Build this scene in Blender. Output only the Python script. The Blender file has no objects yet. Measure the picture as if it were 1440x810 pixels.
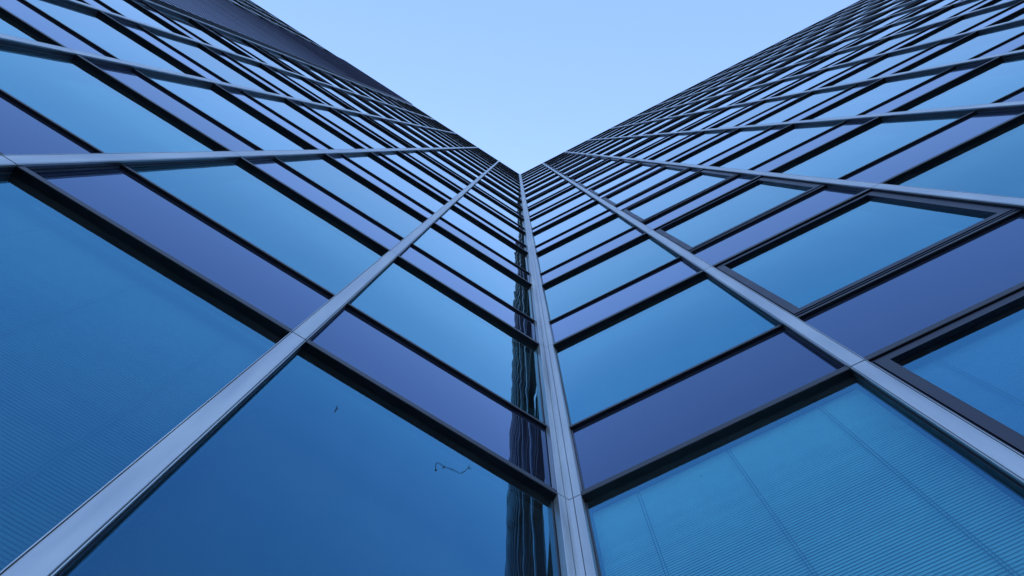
import bpy, bmesh, math, random
from mathutils import Vector, Matrix
random.seed(7)
R = math.radians
C = bpy.context.scene.collection

# ------------------------------------------------------------------ dimensions
F = 3.8                      # storey height
Z1 = 1.6 + 1.2249 * F        # underside of the lowest deep transom in view
THIN = 0.336 * F             # thin transom above the deep one
B = 0.5 * F                  # bay width
NST = 15                     # storeys above Z1
ZTOP = Z1 + 15.13 * F
WALLS = {'L': R(58.882), 'R': R(61.56)}
CAPW = 0.102
GL = -0.061                  # outer face of the glass, behind the cap plane
NB = {'L': 16, 'R': 19}
LV0, LV1 = 5.05 * B, 8.12 * B     # cladding strip on the west wing

CAM = Vector((-0.1002 * F, -0.556 * F, 1.6))
FPX, PITCH, ROLL = 1142.43, R(80.097), R(1.507)

def wall_axes(w):
    a = WALLS[w]
    if w == 'L':
        return Vector((-math.sin(a), -math.cos(a), 0)), Vector((math.cos(a), -math.sin(a), 0)), 1
    return Vector((math.sin(a), -math.cos(a), 0)), Vector((-math.cos(a), -math.sin(a), 0)), -1

def P(w, s, n, z):
    d, nn, g = wall_axes(w)
    return d * s + nn * n + Vector((0, 0, z))

def wall_rot(w):
    d, nn, g = wall_axes(w)
    x = d * g
    return math.atan2(x.y, x.x)

fw = Vector((0, math.cos(PITCH), math.sin(PITCH)))
rt = Vector((1, 0, 0)); up = rt.cross(fw)
rt2 = math.cos(ROLL) * rt + math.sin(ROLL) * up
up2 = -math.sin(ROLL) * rt + math.cos(ROLL) * up
def proj(p):
    v = p - CAM; z = v.dot(fw)
    if z < .05: z = .05
    return 720 + FPX * v.dot(rt2) / z, 405 - FPX * v.dot(up2) / z

def area(pts):               # size in the frame: ranks repeats, keeps the large ones as parts
    poly = [proj(p) for p in pts]
    for ax, lim, sg in ((0, 0, 1), (0, 1440, -1), (1, 0, 1), (1, 810, -1)):
        out = []
        for i in range(len(poly)):
            a, b = poly[i - 1], poly[i]
            ia, ib = (a[ax] - lim) * sg >= 0, (b[ax] - lim) * sg >= 0
            if ia != ib:
                t = (lim - a[ax]) / (b[ax] - a[ax])
                out.append((a[0] + t * (b[0] - a[0]), a[1] + t * (b[1] - a[1])))
            if ib: out.append(b)
        poly = out
        if not poly: return 0
    return abs(sum(poly[i - 1][0] * poly[i][1] - poly[i][0] * poly[i - 1][1] for i in range(len(poly)))) / 2

# ------------------------------------------------------------------ materials
def new_mat(name):
    m = bpy.data.materials.new(name); m.use_nodes = True
    nt = m.node_tree; nt.nodes.clear()
    out = nt.nodes.new('ShaderNodeOutputMaterial')
    return m, nt, out

def N(nt, t, **kw):
    n = nt.nodes.new(t)
    for k, v in kw.items(): setattr(n, k, v)
    return n

def coords(nt, scale=(1, 1, 1), rand=False):
    tc = N(nt, 'ShaderNodeTexCoord'); mp = N(nt, 'ShaderNodeMapping')
    mp.inputs['Scale'].default_value = scale
    nt.links.new(tc.outputs['Object'], mp.inputs['Vector'])
    if rand:
        oi = N(nt, 'ShaderNodeObjectInfo')
        mu = N(nt, 'ShaderNodeMath', operation='MULTIPLY'); mu.inputs[1].default_value = 91.7
        nt.links.new(oi.outputs['Random'], mu.inputs[0])
        cb = N(nt, 'ShaderNodeCombineXYZ')
        for i in range(3): nt.links.new(mu.outputs[0], cb.inputs[i])
        nt.links.new(cb.outputs[0], mp.inputs['Location'])
    return mp.outputs[0]

def noise(nt, vec, scale, detail=3):
    n = N(nt, 'ShaderNodeTexNoise'); n.inputs['Scale'].default_value = scale
    n.inputs['Detail'].default_value = detail
    nt.links.new(vec, n.inputs['Vector'])
    return n.outputs['Fac']

def ramp(nt, fac, a, b, p0=0.3, p1=0.7):
    r = N(nt, 'ShaderNodeValToRGB')
    r.color_ramp.elements[0].position = p0; r.color_ramp.elements[1].position = p1
    r.color_ramp.elements[0].color = (*a, 1); r.color_ramp.elements[1].color = (*b, 1)
    nt.links.new(fac, r.inputs[0]); return r.outputs[0]

def solid(name, a, b, rough, metal=0.0, sc=(1, 1, 1), ns=3.0, bump=0.0, spec=0.5, r2=None):
    m, nt, out = new_mat(name)
    p = N(nt, 'ShaderNodeBsdfPrincipled')
    v = coords(nt, sc, True); f = noise(nt, v, ns, 5)
    nt.links.new(ramp(nt, f, a, b), p.inputs['Base Color'])
    p.inputs['Metallic'].default_value = metal
    p.inputs['Specular IOR Level'].default_value = spec
    rr = r2 if r2 is not None else rough + .1
    nt.links.new(ramp(nt, f, (rough,) * 3, (rr,) * 3), p.inputs['Roughness'])
    if bump:
        bp = N(nt, 'ShaderNodeBump'); bp.inputs['Strength'].default_value = .4; bp.inputs['Distance'].default_value = bump
        nt.links.new(noise(nt, v, ns * 6, 3), bp.inputs['Height']); nt.links.new(bp.outputs[0], p.inputs['Normal'])
    nt.links.new(p.outputs[0], out.inputs[0])
    return m

def glass(name, tint, tones, f0, opaque=None, wob=0.0016, wsc=1.3):
    m, nt, out = new_mat(name)
    v = coords(nt, (1, 1, 1), True)
    bp = N(nt, 'ShaderNodeBump'); bp.inputs['Strength'].default_value = 1; bp.inputs['Distance'].default_value = wob
    v2 = coords(nt, (2.2, 1, .9), True)
    nt.links.new(noise(nt, v2, wsc, 1.5), bp.inputs['Height'])
    gl = N(nt, 'ShaderNodeBsdfGlossy'); gl.distribution = 'GGX'
    gl.inputs['Roughness'].default_value = 0.0
    nt.links.new(bp.outputs[0], gl.inputs['Normal'])
    lw = N(nt, 'ShaderNodeLayerWeight'); lw.inputs['Blend'].default_value = .5
    nt.links.new(bp.outputs[0], lw.inputs['Normal'])
    pw = N(nt, 'ShaderNodeMath', operation='POWER'); pw.inputs[1].default_value = 2.6
    nt.links.new(lw.outputs['Facing'], pw.inputs[0])
    fr = N(nt, 'ShaderNodeMapRange'); fr.inputs['To Min'].default_value = f0; fr.inputs['To Max'].default_value = 1
    nt.links.new(pw.outputs[0], fr.inputs['Value'])
    rm = N(nt, 'ShaderNodeValToRGB')     # coated glass: blue face on, clearer at a glancing angle
    el = rm.color_ramp.elements
    while len(el) < len(tones): el.new(.5)
    for e, (p_, c_) in zip(el, tones): e.position = p_; e.color = (*c_, 1)
    nt.links.new(lw.outputs['Facing'], rm.inputs[0]); oi = N(nt, 'ShaderNodeObjectInfo')    # panes from different batches differ a little
    vr = N(nt, 'ShaderNodeMapRange'); vr.inputs['To Min'].default_value = .90; vr.inputs['To Max'].default_value = 1.06
    nt.links.new(oi.outputs['Random'], vr.inputs['Value'])
    vm = N(nt, 'ShaderNodeVectorMath', operation='SCALE')
    nt.links.new(rm.outputs[0], vm.inputs[0]); nt.links.new(vr.outputs[0], vm.inputs['Scale'])
    nt.links.new(vm.outputs[0], gl.inputs['Color'])
    if opaque:
        p = N(nt, 'ShaderNodeBsdfDiffuse')
        f = noise(nt, coords(nt, (1, 1, .25), True), 1.7, 6)
        nt.links.new(ramp(nt, f, opaque, tuple(c * 1.12 for c in opaque)), p.inputs['Color'])
        back = p.outputs[0]
    else:
        t = N(nt, 'ShaderNodeBsdfTransparent'); t.inputs['Color'].default_value = (*tint, 1)
        # thin film of street dust, scattering a little sky light
        df = N(nt, 'ShaderNodeBsdfDiffuse'); df.inputs['Color'].default_value = (.42, .45, .48, 1)
        dm = N(nt, 'ShaderNodeMixShader')
        f = noise(nt, coords(nt, (1.4, 1, .35), True), 2.2, 6)
        dr = N(nt, 'ShaderNodeMapRange'); dr.inputs['From Min'].default_value = .3; dr.inputs['From Max'].default_value = .8
        dr.inputs['To Min'].default_value = .015; dr.inputs['To Max'].default_value = .06
        nt.links.new(f, dr.inputs['Value']); nt.links.new(dr.outputs[0], dm.inputs[0])
        nt.links.new(t.outputs[0], dm.inputs[1]); nt.links.new(df.outputs[0], dm.inputs[2])
        # a few specks of dried dirt
        vo = N(nt, 'ShaderNodeTexVoronoi'); vo.inputs['Scale'].default_value = 2.3
        nt.links.new(v, vo.inputs['Vector'])
        lt = N(nt, 'ShaderNodeMath', operation='LESS_THAN'); lt.inputs[1].default_value = .016
        nt.links.new(vo.outputs['Distance'], lt.inputs[0])
        sx = N(nt, 'ShaderNodeSeparateColor'); nt.links.new(vo.outputs['Color'], sx.inputs[0])
        gt = N(nt, 'ShaderNodeMath', operation='GREATER_THAN'); gt.inputs[1].default_value = .55
        nt.links.new(sx.outputs[0], gt.inputs[0])
        sp = N(nt, 'ShaderNodeMath', operation='MULTIPLY')
        nt.links.new(lt.outputs[0], sp.inputs[0]); nt.links.new(gt.outputs[0], sp.inputs[1])
        speck = sp.outputs[0]
        back = dm.outputs[0]
    mx = N(nt, 'ShaderNodeMixShader'); last = mx
    nt.links.new(fr.outputs[0], mx.inputs[0]); nt.links.new(back, mx.inputs[1]); nt.links.new(gl.outputs[0], mx.inputs[2])
    if not opaque:
        dd = N(nt, 'ShaderNodeBsdfDiffuse'); dd.inputs['Color'].default_value = (.03, .028, .025, 1)
        last = N(nt, 'ShaderNodeMixShader')
        nt.links.new(speck, last.inputs[0]); nt.links.new(mx.outputs[0], last.inputs[1]); nt.links.new(dd.outputs[0], last.inputs[2])
    nt.links.new(last.outputs[0], out.inputs[0])
    return m

M = {}
M['vision'] = glass('blue_vision_glass', (.55, .92, .92), ((.50, (.14, .50, .86)), (.69, (.25, .68, .90)), (.80, (.52, .88, .96)), (.90, (.85, .98, 1)), (1, (1, 1, 1))), .16)
M['spandrel'] = glass('violet_spandrel_glass', None, ((.50, (.30, .46, .78)), (.69, (.42, .57, .84)), (.90, (.82, .89, .98)), (1, (1, 1, 1))), .07, opaque=(.020, .023, .042), wob=.0012)
def clear():
    m, nt, out = new_mat('clear_glass_body')
    t = N(nt, 'ShaderNodeBsdfTransparent'); t.inputs['Color'].default_value = (.86, .97, .97, 1)
    nt.links.new(t.outputs[0], out.inputs[0]); return m
M['clear'] = clear()
M['silver'] = solid('brushed_silver_aluminium', (.37, .39, .42), (.54, .555, .585), .28, .72, (5, 5, .5), 1.6, .0006, r2=.55)
M['dark'] = solid('dark_anodised_aluminium', (.022, .022, .032), (.032, .032, .045), .34, .2, (1, 1, 1), 4.0, spec=.35)
M['side'] = solid('blue_grey_anodised_aluminium', (.052, .058, .082), (.078, .086, .115), .36, .3, (3, 3, .4), 3.0)
M['groove'] = solid('black_gasket_rubber', (.006, .006, .007), (.010, .010, .011), .7)
M['frame'] = solid('dark_window_frame_paint', (.012, .012, .030), (.017, .017, .040), .42, .1)
M['blind'] = solid('pale_grey_blind_slats', (.44, .46, .46), (.50, .52, .52), .6, 0, (1, 1, 1), 6.0)
M['screen'] = solid('mauve_grey_blind_slats', (.22, .20, .30), (.25, .23, .34), .6, 0, (1, 1, 1), 6.0)
M['shade'] = solid('slate_blind_slats', (.10, .11, .12), (.13, .14, .15), .6, 0, (1, 1, 1), 6.0)
M['cord'] = solid('blind_cord', (.12, .12, .12), (.16, .16, .16), .8)
M['clad'] = solid('slate_grey_metal_cladding', (.070, .082, .160), (.160, .178, .300), .45, .25, (.12, .5, 2.2), 1.2)
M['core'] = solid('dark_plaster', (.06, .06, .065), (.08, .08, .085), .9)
M['paving'] = solid('grey_stone_paving', (.030, .030, .030), (.045, .044, .042), .85, 0, (1, 1, 1), .8, .002)
M['web'] = solid('dusty_dark_thread', (.012, .011, .010), (.03, .026, .022), .9)

# ------------------------------------------------------------------ mesh helpers
def bx(bm, x0, x1, y0, y1, z0, z1, mi=0):
    vs = [bm.verts.new(p) for p in ((x0, y0, z0), (x1, y0, z0), (x1, y1, z0), (x0, y1, z0),
                                    (x0, y0, z1), (x1, y0, z1), (x1, y1, z1), (x0, y1, z1))]
    for f in ((3, 2, 1, 0), (4, 5, 6, 7), (0, 1, 5, 4), (1, 2, 6, 5), (2, 3, 7, 6), (3, 0, 4, 7)):
        bm.faces.new([vs[i] for i in f]).material_index = mi

def prism(bm, pts, z0, z1, mi=0):           # polygon in plan, extruded upwards
    a = [bm.verts.new((p[0], p[1], z0)) for p in pts]; b = [bm.verts.new((p[0], p[1], z1)) for p in pts]
    n = len(pts)
    for i in range(n):
        bm.faces.new((a[i], a[(i + 1) % n], b[(i + 1) % n], b[i])).material_index = mi
    bm.faces.new(a[::-1]).material_index = mi; bm.faces.new(b).material_index = mi

def extrude_x(bm, prof, x0, x1, mi=0):      # (y, z) profile run along x
    a = [bm.verts.new((x0, p[0], p[1])) for p in prof]; b = [bm.verts.new((x1, p[0], p[1])) for p in prof]
    n = len(prof)
    for i in range(n):
        bm.faces.new((a[i], a[(i + 1) % n], b[(i + 1) % n], b[i])).material_index = mi
    bm.faces.new(a[::-1]).material_index = mi; bm.faces.new(b).material_index = mi

def mesh(name, bm, *mats):
    bmesh.ops.recalc_face_normals(bm, faces=bm.faces[:])
    me = bpy.data.meshes.new(name); bm.to_mesh(me); bm.free()
    for m in mats: me.materials.append(M[m])
    return me

def link(name, me, parent=None, loc=(0, 0, 0), rot=(0, 0, 0)):
    o = bpy.data.objects.new(name, me); C.objects.link(o)
    o.parent = parent; o.location = loc; o.rotation_euler = rot
    return o

def tag(o, label=None, cat=None, kind=None, group=None):
    if label: o['label'] = label
    if cat: o['category'] = cat
    if kind: o['kind'] = kind
    if group: o['group'] = group
    return o

# ------------------------------------------------------------------ the tower
tower = tag(link('office_tower', None), 'glass office tower whose two blue glazed walls meet in an inward corner', 'office building')

# mullions: dark stepped body with a silver cap in storey lengths
def mullion(w, s, zb=0.0, zt=ZTOP):
    me = bmesh.new(); h = CAPW / 2
    bx(me, -h + .006, h - .006, -.040, -.016, zb, zt - .01)
    bx(me, -h + .016, h - .016, -.054, -.040, zb, zt - .01)
    bx(me, -h + .002, h - .002, -.120, -.054, zb, zt - .01)
    bx(me, -h - .012, h + .012, -.30, -.112, zb, zt - .01)
    o = link('mullion', mesh('mullion', me, 'side'), tower, P(w, s, 0, 0), (0, 0, wall_rot(w)))
    cb = bmesh.new(); g = .006
    cuts = [zb] + [Z1 + k * F for k in range(-1, NST + 1)] + [zt]
    for a, b in zip(cuts, cuts[1:]):
        q = h - .0075
        prism(cb, ((-q, -.017), (q, -.017), (q, -.003), (q - .003, 0), (-q + .003, 0), (-q, -.003)), a + g, b - g)
        for e in (-1, 1):        # narrow lips either side of the cap
            u, v_ = sorted((e * h, e * (h - .0040)))
            bx(cb, u, v_, -.017, -.0015, a + g, b - g)
    bx(cb, -h + .001, h - .001, -.0165, -.010, zb, zt - .02, 1)
    link('cap', mesh('mullion_cap', cb, 'silver', 'groove'), o)
    return o

for w in 'LR':
    for i in range(1, NB[w] + 1):
        if w == 'L' and LV0 < i * B < LV1 - .1: continue
        mullion(w, i * B)

# corner post: dark core, folded centre cover and two flat covers with thin grooves
def corner_pt(s, n, w): p = P(w, s, n, 0); return (p.x, p.y)
def miter(n):                # where the two planes offset by n meet
    half = (WALLS['L'] + WALLS['R']) / 2
    s = -n / math.tan(half) * -1
    q = (P('L', 0, n, 0) + P('R', 0, n, 0)) / 2
    dL, nL, _ = wall_axes('L'); dR, nR, _ = wall_axes('R')
    # solve x.nL = n, x.nR = n
    det = nL.x * nR.y - nL.y * nR.x
    return ((n * nR.y - nL.y * n) / det, (nL.x * n - n * nR.x) / det)
PS, PG0, PG1 = .079, .026, .0305
pb = bmesh.new()
prism(pb, (corner_pt(PS - .006, -.012, 'L'), miter(-.012), corner_pt(PS - .006, -.012, 'R'),
           corner_pt(PS - .006, -.16, 'R'), miter(-.16), corner_pt(PS - .006, -.16, 'L')), 0, ZTOP - .01)
post = link('corner_post', mesh('corner_post', pb, 'groove'), tower)
cv = bmesh.new(); g = .0045
cuts = [0.0] + [Z1 + k * F for k in range(-1, NST + 1)] + [ZTOP]
for a, b in zip(cuts, cuts[1:]):
    prism(cv, (corner_pt(PG0, 0, 'L'), miter(0), corner_pt(PG0, 0, 'R'),
               corner_pt(PG0, -.011, 'R'), miter(-.011), corner_pt(PG0, -.011, 'L')), a + g, b - g)
    for w in 'LR':
        prism(cv, (corner_pt(PG1, 0, w), corner_pt(PS - .003, 0, w), corner_pt(PS, -.003, w), corner_pt(PS, -.052, w),
                   corner_pt(PS - .005, -.052, w), corner_pt(PS - .005, -.011, w), corner_pt(PG1, -.011, w)), a + g, b - g)
link('cover', mesh('post_cover', cv, 'silver'), post)
jb = bmesh.new()
for w in 'LR':               # dark side jambs beside the post
    pts = (corner_pt(PS - .004, -.06, w), corner_pt(PS + .012, -.06, w), corner_pt(PS + .012, -.16, w), corner_pt(PS - .004, -.16, w))
    prism(jb, pts, 0, ZTOP - .012)
link('jamb', mesh('post_jamb', jb, 'side'), post)

# ---- bays
def bay_span(w, i):          # i = 1.. : clear span between the members
    s0 = (i - 1) * B + (PS if i == 1 else CAPW / 2 - .002)
    s1 = i * B - CAPW / 2 + .002
    if w == 'L' and i == 9: s0 = LV1 + .01
    return s0, s1
def bays(w):
    return [i for i in range(1, NB[w] + 1) if not (w == 'L' and 6 <= i <= 8)]

TD, TN = .078, .050          # face heights of the deep and thin transoms
def transom_bm(bm, x0, x1, z, deep):
    f = -.009 if deep else -.034
    h = TD if deep else TN
    prof = ((f - .004, z), (f, z + .004), (f, z + h - .016), (f - .004, z + h - .012), (f - .022, z + h - .008), (f - .022, z + h), (-.150, z + h), (-.150, z))
    extrude_x(bm, prof, x0, x1)
def pane_bm(bm, x0, x1, z0, z1):
    bx(bm, x0 - .006, x1 + .006, GL - .028, GL, z0 - .004, z1 + .004)
    bm.faces.ensure_lookup_table()
    for q in (-6, -5, -4, -3, -1): bm.faces[q].material_index = 1
    # outer face is +y: the fifth face of the box

SL_P, SL_W = .023, .028
def slat_bm(bm, wd, ht, base=78):     # venetian blind: tilted slats, head rail, ladder cords
    n = int(ht / SL_P)
    for k in range(n):
        a = R(base + (88 - base) * min(1, max(0, (k / n - .62) / .34)) + random.uniform(-1, 1))   # closes towards the head rail
        z = k * SL_P + .02; cy, cz = math.cos(a) * SL_W / 2, math.sin(a) * SL_W / 2
        vs = [bm.verts.new(p) for p in ((-wd / 2, -cy, z + cz), (wd / 2, -cy, z + cz), (wd / 2, .002, z + .001), (-wd / 2, .002, z + .001),
                                        (wd / 2, cy, z - cz), (-wd / 2, cy, z - cz))]
        bm.faces.new((vs[0], vs[1], vs[2], vs[3])); bm.faces.new((vs[3], vs[2], vs[4], vs[5]))
    bx(bm, -wd / 2, wd / 2, -.025, .025, ht - .03, ht, 0)
    for fx in (-.36, -.02, .32):
        for dx in (0, .016):
            bx(bm, fx * wd + dx - .0014, fx * wd + dx + .0014, .0145, .0175, 0, ht, 1)

def frame_bm(bm, wd, ht):    # opening light: outer frame, shadow gap, broad sash
    def ring(a, b, y0, y1, mi=0):
        x, z = wd / 2, ht
        bx(bm, -x + a, x - a, y0, y1, a, b, mi); bx(bm, -x + a, x - a, y0, y1, z - b, z - a, mi)
        bx(bm, -x + a, -x + b, y0, y1, b, z - b, mi); bx(bm, x - b, x - a, y0, y1, b, z - b, mi)
    ring(.0, .024, GL - .002, GL + .030)
    ring(.024, .030, GL - .002, GL + .012, 1)
    ring(.030, .098, GL - .002, GL + .036)

SHARED = {}
def shared(key, make):
    if key not in SHARED: SHARED[key] = make()
    return SHARED[key]

wins, spans, trans = [], [], []
for w in 'LR':
    for i in bays(w):
        s0, s1 = bay_span(w, i)
        for k in range(-1, NST + 1):
            zk = Z1 + k * F
            top = min(zk + F, ZTOP)
            if zk + .1 > ZTOP: continue
            zt = zk + THIN if k >= 0 else zk + .9
            if zk > 0:
                trans.append((area([P(w, s0, -.01, zk), P(w, s1, -.01, zk), P(w, s1, -.1, zk), P(w, s0, -.1, zk)]), w, i, s0, s1, zk, True))
            z0 = max(zk + TD, .02)
            z1 = min(zt, ZTOP - .03)
            if z1 - z0 > .1:
                spans.append((area([P(w, s0, GL, z0), P(w, s1, GL, z0), P(w, s1, GL, z1), P(w, s0, GL, z1)]), w, i, s0, s1, z0, z1))
            if zt < ZTOP - .2 and zt > 0:
                trans.append((area([P(w, s0, -.04, zt), P(w, s1, -.04, zt), P(w, s1, -.1, zt), P(w, s0, -.1, zt)]), w, i, s0, s1, zt, False))
                z0, z1 = zt + TN, top
                if z1 - z0 > .2:
                    wins.append((area([P(w, s0, GL, z0), P(w, s1, GL, z0), P(w, s1, GL, z1), P(w, s0, GL, z1)]), w, i, s0, s1, z0, z1))
for l in (wins, spans, trans): l.sort(key=lambda e: -e[0])

def place(name, me, w, sc, z, parent=tower, tilt=0.0):
    p = P(w, sc, 0, z)
    return link(name, me, parent, p, (random.gauss(0, tilt), 0, wall_rot(w) + random.gauss(0, tilt)))

def loose(bm, w, sc, z, fn):             # add into one shared mesh, in world space
    t = bmesh.new(); fn(t)
    mt = Matrix.Translation(P(w, sc, 0, z)) @ Matrix.Rotation(wall_rot(w), 4, 'Z')
    t.transform(mt)
    me = bpy.data.meshes.new('t'); t.to_mesh(me); t.free(); bm.from_mesh(me); bpy.data.meshes.remove(me)

far_w, far_f, far_s, far_t = (bmesh.new() for _ in range(4))
n_f = 0
for j, (ar, w, i, s0, s1, z0, z1) in enumerate(wins):
    wd, ht, sc = s1 - s0, z1 - z0, (s0 + s1) / 2
    case = (w == 'R' and i == 2)
    if j < 100 and ar > 0:
        def mk():
            b = bmesh.new(); pane_bm(b, -wd / 2, wd / 2, 0, ht); return mesh('window_pane', b, 'vision', 'clear')
        o = place('window', shared(('p', round(wd, 4), round(ht, 4)), mk), w, sc, z0, tilt=R(.09))
        if (w, i) in (('R', 1), ('R', 2), ('L', 2)) and z0 < Z1 - .5 * F:
          def mkb():
              b = bmesh.new(); slat_bm(b, wd - .024, ht + .05, 78 if (w, i) == ('R', 1) else 81 if w == 'L' else 85); return mesh('window_blind', b, 'shade' if w == 'L' else 'blind' if i == 1 else 'screen', 'cord')
          o['label'] = 'window with a lowered slatted blind behind the glass'
          link('blind', shared(('b', w, i, round(wd, 4), round(ht, 4)), mkb), o, (0, GL - (.085 if w == 'R' else .16), .01))
        if case:
            def mkf():
                b = bmesh.new(); frame_bm(b, wd, ht); return mesh('window_frame', b, 'frame', 'groove')
            link('frame', shared(('f', round(wd, 4), round(ht, 4)), mkf), o)
            o['label'] = 'openable window in a thick dark violet frame'
    else:
        loose(far_w, w, sc, z0, lambda t: pane_bm(t, -wd / 2, wd / 2, 0, ht))
        if case:
            loose(far_f, w, sc, z0, lambda t: frame_bm(t, wd, ht)); n_f += 1
fw_o = tag(link('window', mesh('far_windows', far_w, 'vision', 'clear'), tower), kind='stuff')
if n_f: tag(link('frame', mesh('far_frames', far_f, 'frame', 'groove'), fw_o), kind='stuff')
else: far_f.free()

for j, (ar, w, i, s0, s1, z0, z1) in enumerate(spans):
    wd, ht, sc = s1 - s0, z1 - z0, (s0 + s1) / 2
    if j < 100 and ar > 0:
        def mk():
            b = bmesh.new(); pane_bm(b, -wd / 2, wd / 2, 0, ht); return mesh('spandrel_panel', b, 'spandrel', 'dark')
        place('spandrel_panel', shared(('s', round(wd, 4), round(ht, 4)), mk), w, sc, z0, tilt=R(.08))
    else:
        loose(far_s, w, sc, z0, lambda t: pane_bm(t, -wd / 2, wd / 2, 0, ht))
tag(link('spandrel_panel', mesh('far_spandrels', far_s, 'spandrel', 'dark'), tower), kind='stuff')

for j, (ar, w, i, s0, s1, z, deep) in enumerate(trans):
    wd, sc = s1 - s0, (s0 + s1) / 2
    if j < 100 and ar > 0:
        def mk():
            b = bmesh.new(); transom_bm(b, -wd / 2, wd / 2, 0, deep); return mesh('transom', b, 'dark')
        place('transom', shared(('t', round(wd, 4), deep), mk), w, sc, z)
    else:
        loose(far_t, w, sc, z, lambda t: transom_bm(t, -wd / 2, wd / 2, 0, deep))
tag(link('transom', mesh('far_transoms', far_t, 'dark'), tower), kind='stuff')

# ---- ribbed metal cladding strip, proud of the glass
cl = bmesh.new()
PR = .08
prof = []
z = 0.05
while z < ZTOP - .3:         # horizontal boards with an open joint between them
    h = F / 8
    prof += [(PR, z + .001), (PR, z + .03), (PR - .016, z + h - .001)]
    z += h
prof = [(-.30, .05)] + prof + [(PR - .01, ZTOP - .02), (-.30, ZTOP - .02)]
a = [cl.verts.new((LV0, p[0], p[1])) for p in prof]; b = [cl.verts.new((LV1, p[0], p[1])) for p in prof]
for q in range(len(prof)):
    cl.faces.new((a[q], a[(q + 1) % len(prof)], b[(q + 1) % len(prof)], b[q]))
cl.faces.new(a[::-1]); cl.faces.new(b)
clad = link('cladding_strip', mesh('cladding_strip', cl, 'clad'), tower, (0, 0, 0), (0, 0, wall_rot('L')))
et = bmesh.new()
bx(et, LV0 - .030, LV0 - .002, -.20, PR + .006, .05, ZTOP - .015)
link('edge_trim', mesh('edge_trim', et, 'dark'), clad)

# ---- parapet and body
pr = bmesh.new()
for w in 'LR':
    t = bmesh.new(); g = wall_axes(w)[2]
    x0, x1 = sorted((g * .10, g * (NB[w] * B)))
    prf = ((.004, ZTOP), (.004, ZTOP + .10), (-.5, ZTOP + .16), (-.5, ZTOP - .35), (-.13, ZTOP - .35), (-.13, ZTOP))
    extrude_x(t, prf, x0, x1)
    t.transform(Matrix.Rotation(wall_rot(w), 4, 'Z'))
    me = bpy.data.meshes.new('t'); t.to_mesh(me); t.free(); pr.from_mesh(me); bpy.data.meshes.remove(me)
prism(pr, (corner_pt(.1, .002, 'L'), miter(.002), corner_pt(.1, .002, 'R'), corner_pt(.1, -.5, 'R'), miter(-.5), corner_pt(.1, -.5, 'L')), ZTOP + .003, ZTOP + .098)
link('parapet', mesh('parapet', pr, 'dark'), tower)

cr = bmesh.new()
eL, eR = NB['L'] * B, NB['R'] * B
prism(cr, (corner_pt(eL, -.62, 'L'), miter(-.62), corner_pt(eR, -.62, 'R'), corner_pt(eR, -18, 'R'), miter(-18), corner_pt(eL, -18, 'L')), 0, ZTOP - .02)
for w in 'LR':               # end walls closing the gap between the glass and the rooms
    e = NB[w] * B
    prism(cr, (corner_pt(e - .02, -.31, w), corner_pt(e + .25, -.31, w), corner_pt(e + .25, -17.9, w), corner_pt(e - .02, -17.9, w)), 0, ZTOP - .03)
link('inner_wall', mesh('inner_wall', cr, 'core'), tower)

# ------------------------------------------------------------------ small things on the glass
def tube(bm, pts, r):
    rings = []
    for q, p in enumerate(pts):
        d = (pts[min(q + 1, len(pts) - 1)] - pts[max(q - 1, 0)]).normalized()
        u = d.orthogonal().normalized(); v = d.cross(u)
        rings.append([bm.verts.new(p + (u * math.cos(t) + v * math.sin(t)) * r) for t in (0, 1.257, 2.513, 3.77, 5.027)])
    for ra, rb in zip(rings, rings[1:]):
        for t in range(5): bm.faces.new((ra[t], ra[(t + 1) % 5], rb[(t + 1) % 5], rb[t]))
    bm.faces.new(rings[0][::-1]); bm.faces.new(rings[-1])
def blob(bm, c, r, sx=1.0):
    t = bmesh.ops.create_icosphere(bm, subdivisions=2, radius=r)
    for v in t['verts']: v.co = Vector((v.co.x * sx, v.co.y * .6, v.co.z)) + c

def glass_pt(x, y, w):       # the spot on the pane that shows there in the photograph
    d = fw + rt2 * ((x - 720) / FPX) + up2 * ((405 - y) / FPX)
    dd, nn, g = wall_axes(w)
    t = (GL + .004 - CAM.dot(nn)) / d.dot(nn); q = CAM + d * t
    return Vector((g * q.dot(dd), GL + .004, q.z))
def web(name, lines, blobs, label, cat):
    ref = glass_pt(*lines[0][0], 'L'); bm = bmesh.new()
    for ln in lines: tube(bm, [glass_pt(x, y, 'L') - ref for x, y in ln], .0011)
    for x, y, r, sx in blobs: blob(bm, glass_pt(x, y, 'L') - ref, r, sx)
    rot = Matrix.Rotation(wall_rot('L'), 3, 'Z')
    o = link(name, mesh(name, bm, 'web'), None, rot @ ref, (0, 0, wall_rot('L')))
    return tag(o, label, cat)
web('cobweb', [[(613, 661), (613.2, 655), (614, 650), (617, 650.5), (621, 653), (625, 656), (632, 658), (639, 661), (645, 664), (649, 665), (654, 662), (659, 657)],
               [(659, 657), (660.5, 653.5)], [(659, 657), (663, 659.5)], [(625, 656), (622.5, 658)]],
    [(613.2, 660.5, .0045, 1.3), (625, 656, .004, 1.2), (659.5, 657, .0032, 1.2), (635, 659, .0022, 1)],
    'thin crooked dark cobweb strand with specks, stuck on the glass left of the corner post', 'cobweb')
web('dead_insect', [[(472, 579), (473.2, 573), (474.5, 569.5)], [(473, 575), (470.5, 578.5)], [(473.5, 573), (476, 575)]],
    [(472.6, 576, .0042, .8), (474, 571, .0028, .8)],
    'tiny dark dead insect stuck alone on the large lower pane beneath the deep bar', 'insect')

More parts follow.
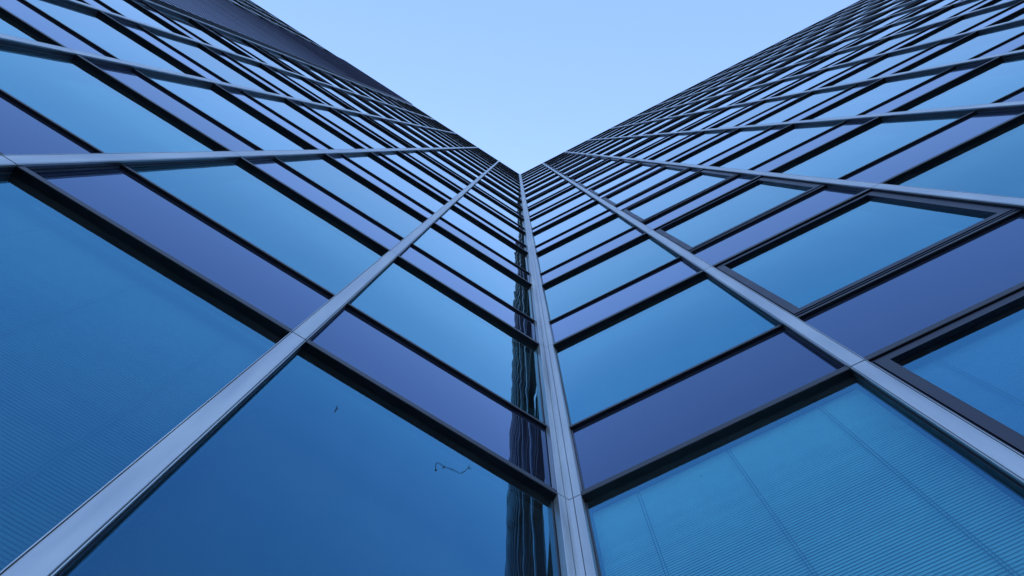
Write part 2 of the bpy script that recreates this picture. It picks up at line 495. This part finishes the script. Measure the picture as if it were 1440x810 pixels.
# ------------------------------------------------------------------ ground
gb = bmesh.new(); S = 3000
vs = [gb.verts.new(p) for p in ((-S, -S, 0), (S, -S, 0), (S, S, 0), (-S, S, 0))]; gb.faces.new(vs)
tag(link('pavement', mesh('pavement', gb, 'paving'), None, (0, 0, -.004)), kind='structure')

# ------------------------------------------------------------------ light
SUN_EL, SUN_AZ = R(42), R(-6)         # behind the tower: both walls in open shade
wd = bpy.data.worlds.new('World'); bpy.context.scene.world = wd; wd.use_nodes = True
nt = wd.node_tree; nt.nodes.clear()
sky = nt.nodes.new('ShaderNodeTexSky'); sky.sky_type = 'NISHITA'; sky.sun_disc = False
sky.sun_elevation = SUN_EL; sky.sun_rotation = SUN_AZ
sky.air_density = 1.0; sky.dust_density = 0.8; sky.ozone_density = 3.5
bg = nt.nodes.new('ShaderNodeBackground'); bg.inputs['Strength'].default_value = .15
ow = nt.nodes.new('ShaderNodeOutputWorld')
nt.links.new(sky.outputs[0], bg.inputs[0]); nt.links.new(bg.outputs[0], ow.inputs[0])
sl = bpy.data.lights.new('sun', 'SUN'); sl.energy = 2.5; sl.angle = R(.5); sl.color = (1, .93, .84)
so = bpy.data.objects.new('sun', sl); C.objects.link(so)
sd = Vector((math.sin(SUN_AZ) * math.cos(SUN_EL), math.cos(SUN_AZ) * math.cos(SUN_EL), math.sin(SUN_EL)))
so.rotation_euler = sd.to_track_quat('Z', 'Y').to_euler(); so.location = (0, 60, 80)

# ------------------------------------------------------------------ camera
cd = bpy.data.cameras.new('camera'); cd.sensor_width = 36; cd.lens = FPX / 1440 * 36
cd.clip_start = .05; cd.clip_end = 8000
co = bpy.data.objects.new('camera', cd); C.objects.link(co)
mt = Matrix((rt2, up2, -fw)).transposed().to_4x4(); mt.translation = CAM
co.matrix_world = mt
sc = bpy.context.scene; sc.camera = co
sc.view_settings.view_transform = 'Standard'; sc.view_settings.look = 'None'
sc.view_settings.exposure = 1.76; sc.view_settings.gamma = 1
sc.cycles.max_bounces = 14; sc.cycles.transparent_max_bounces = 24; sc.cycles.glossy_bounces = 6
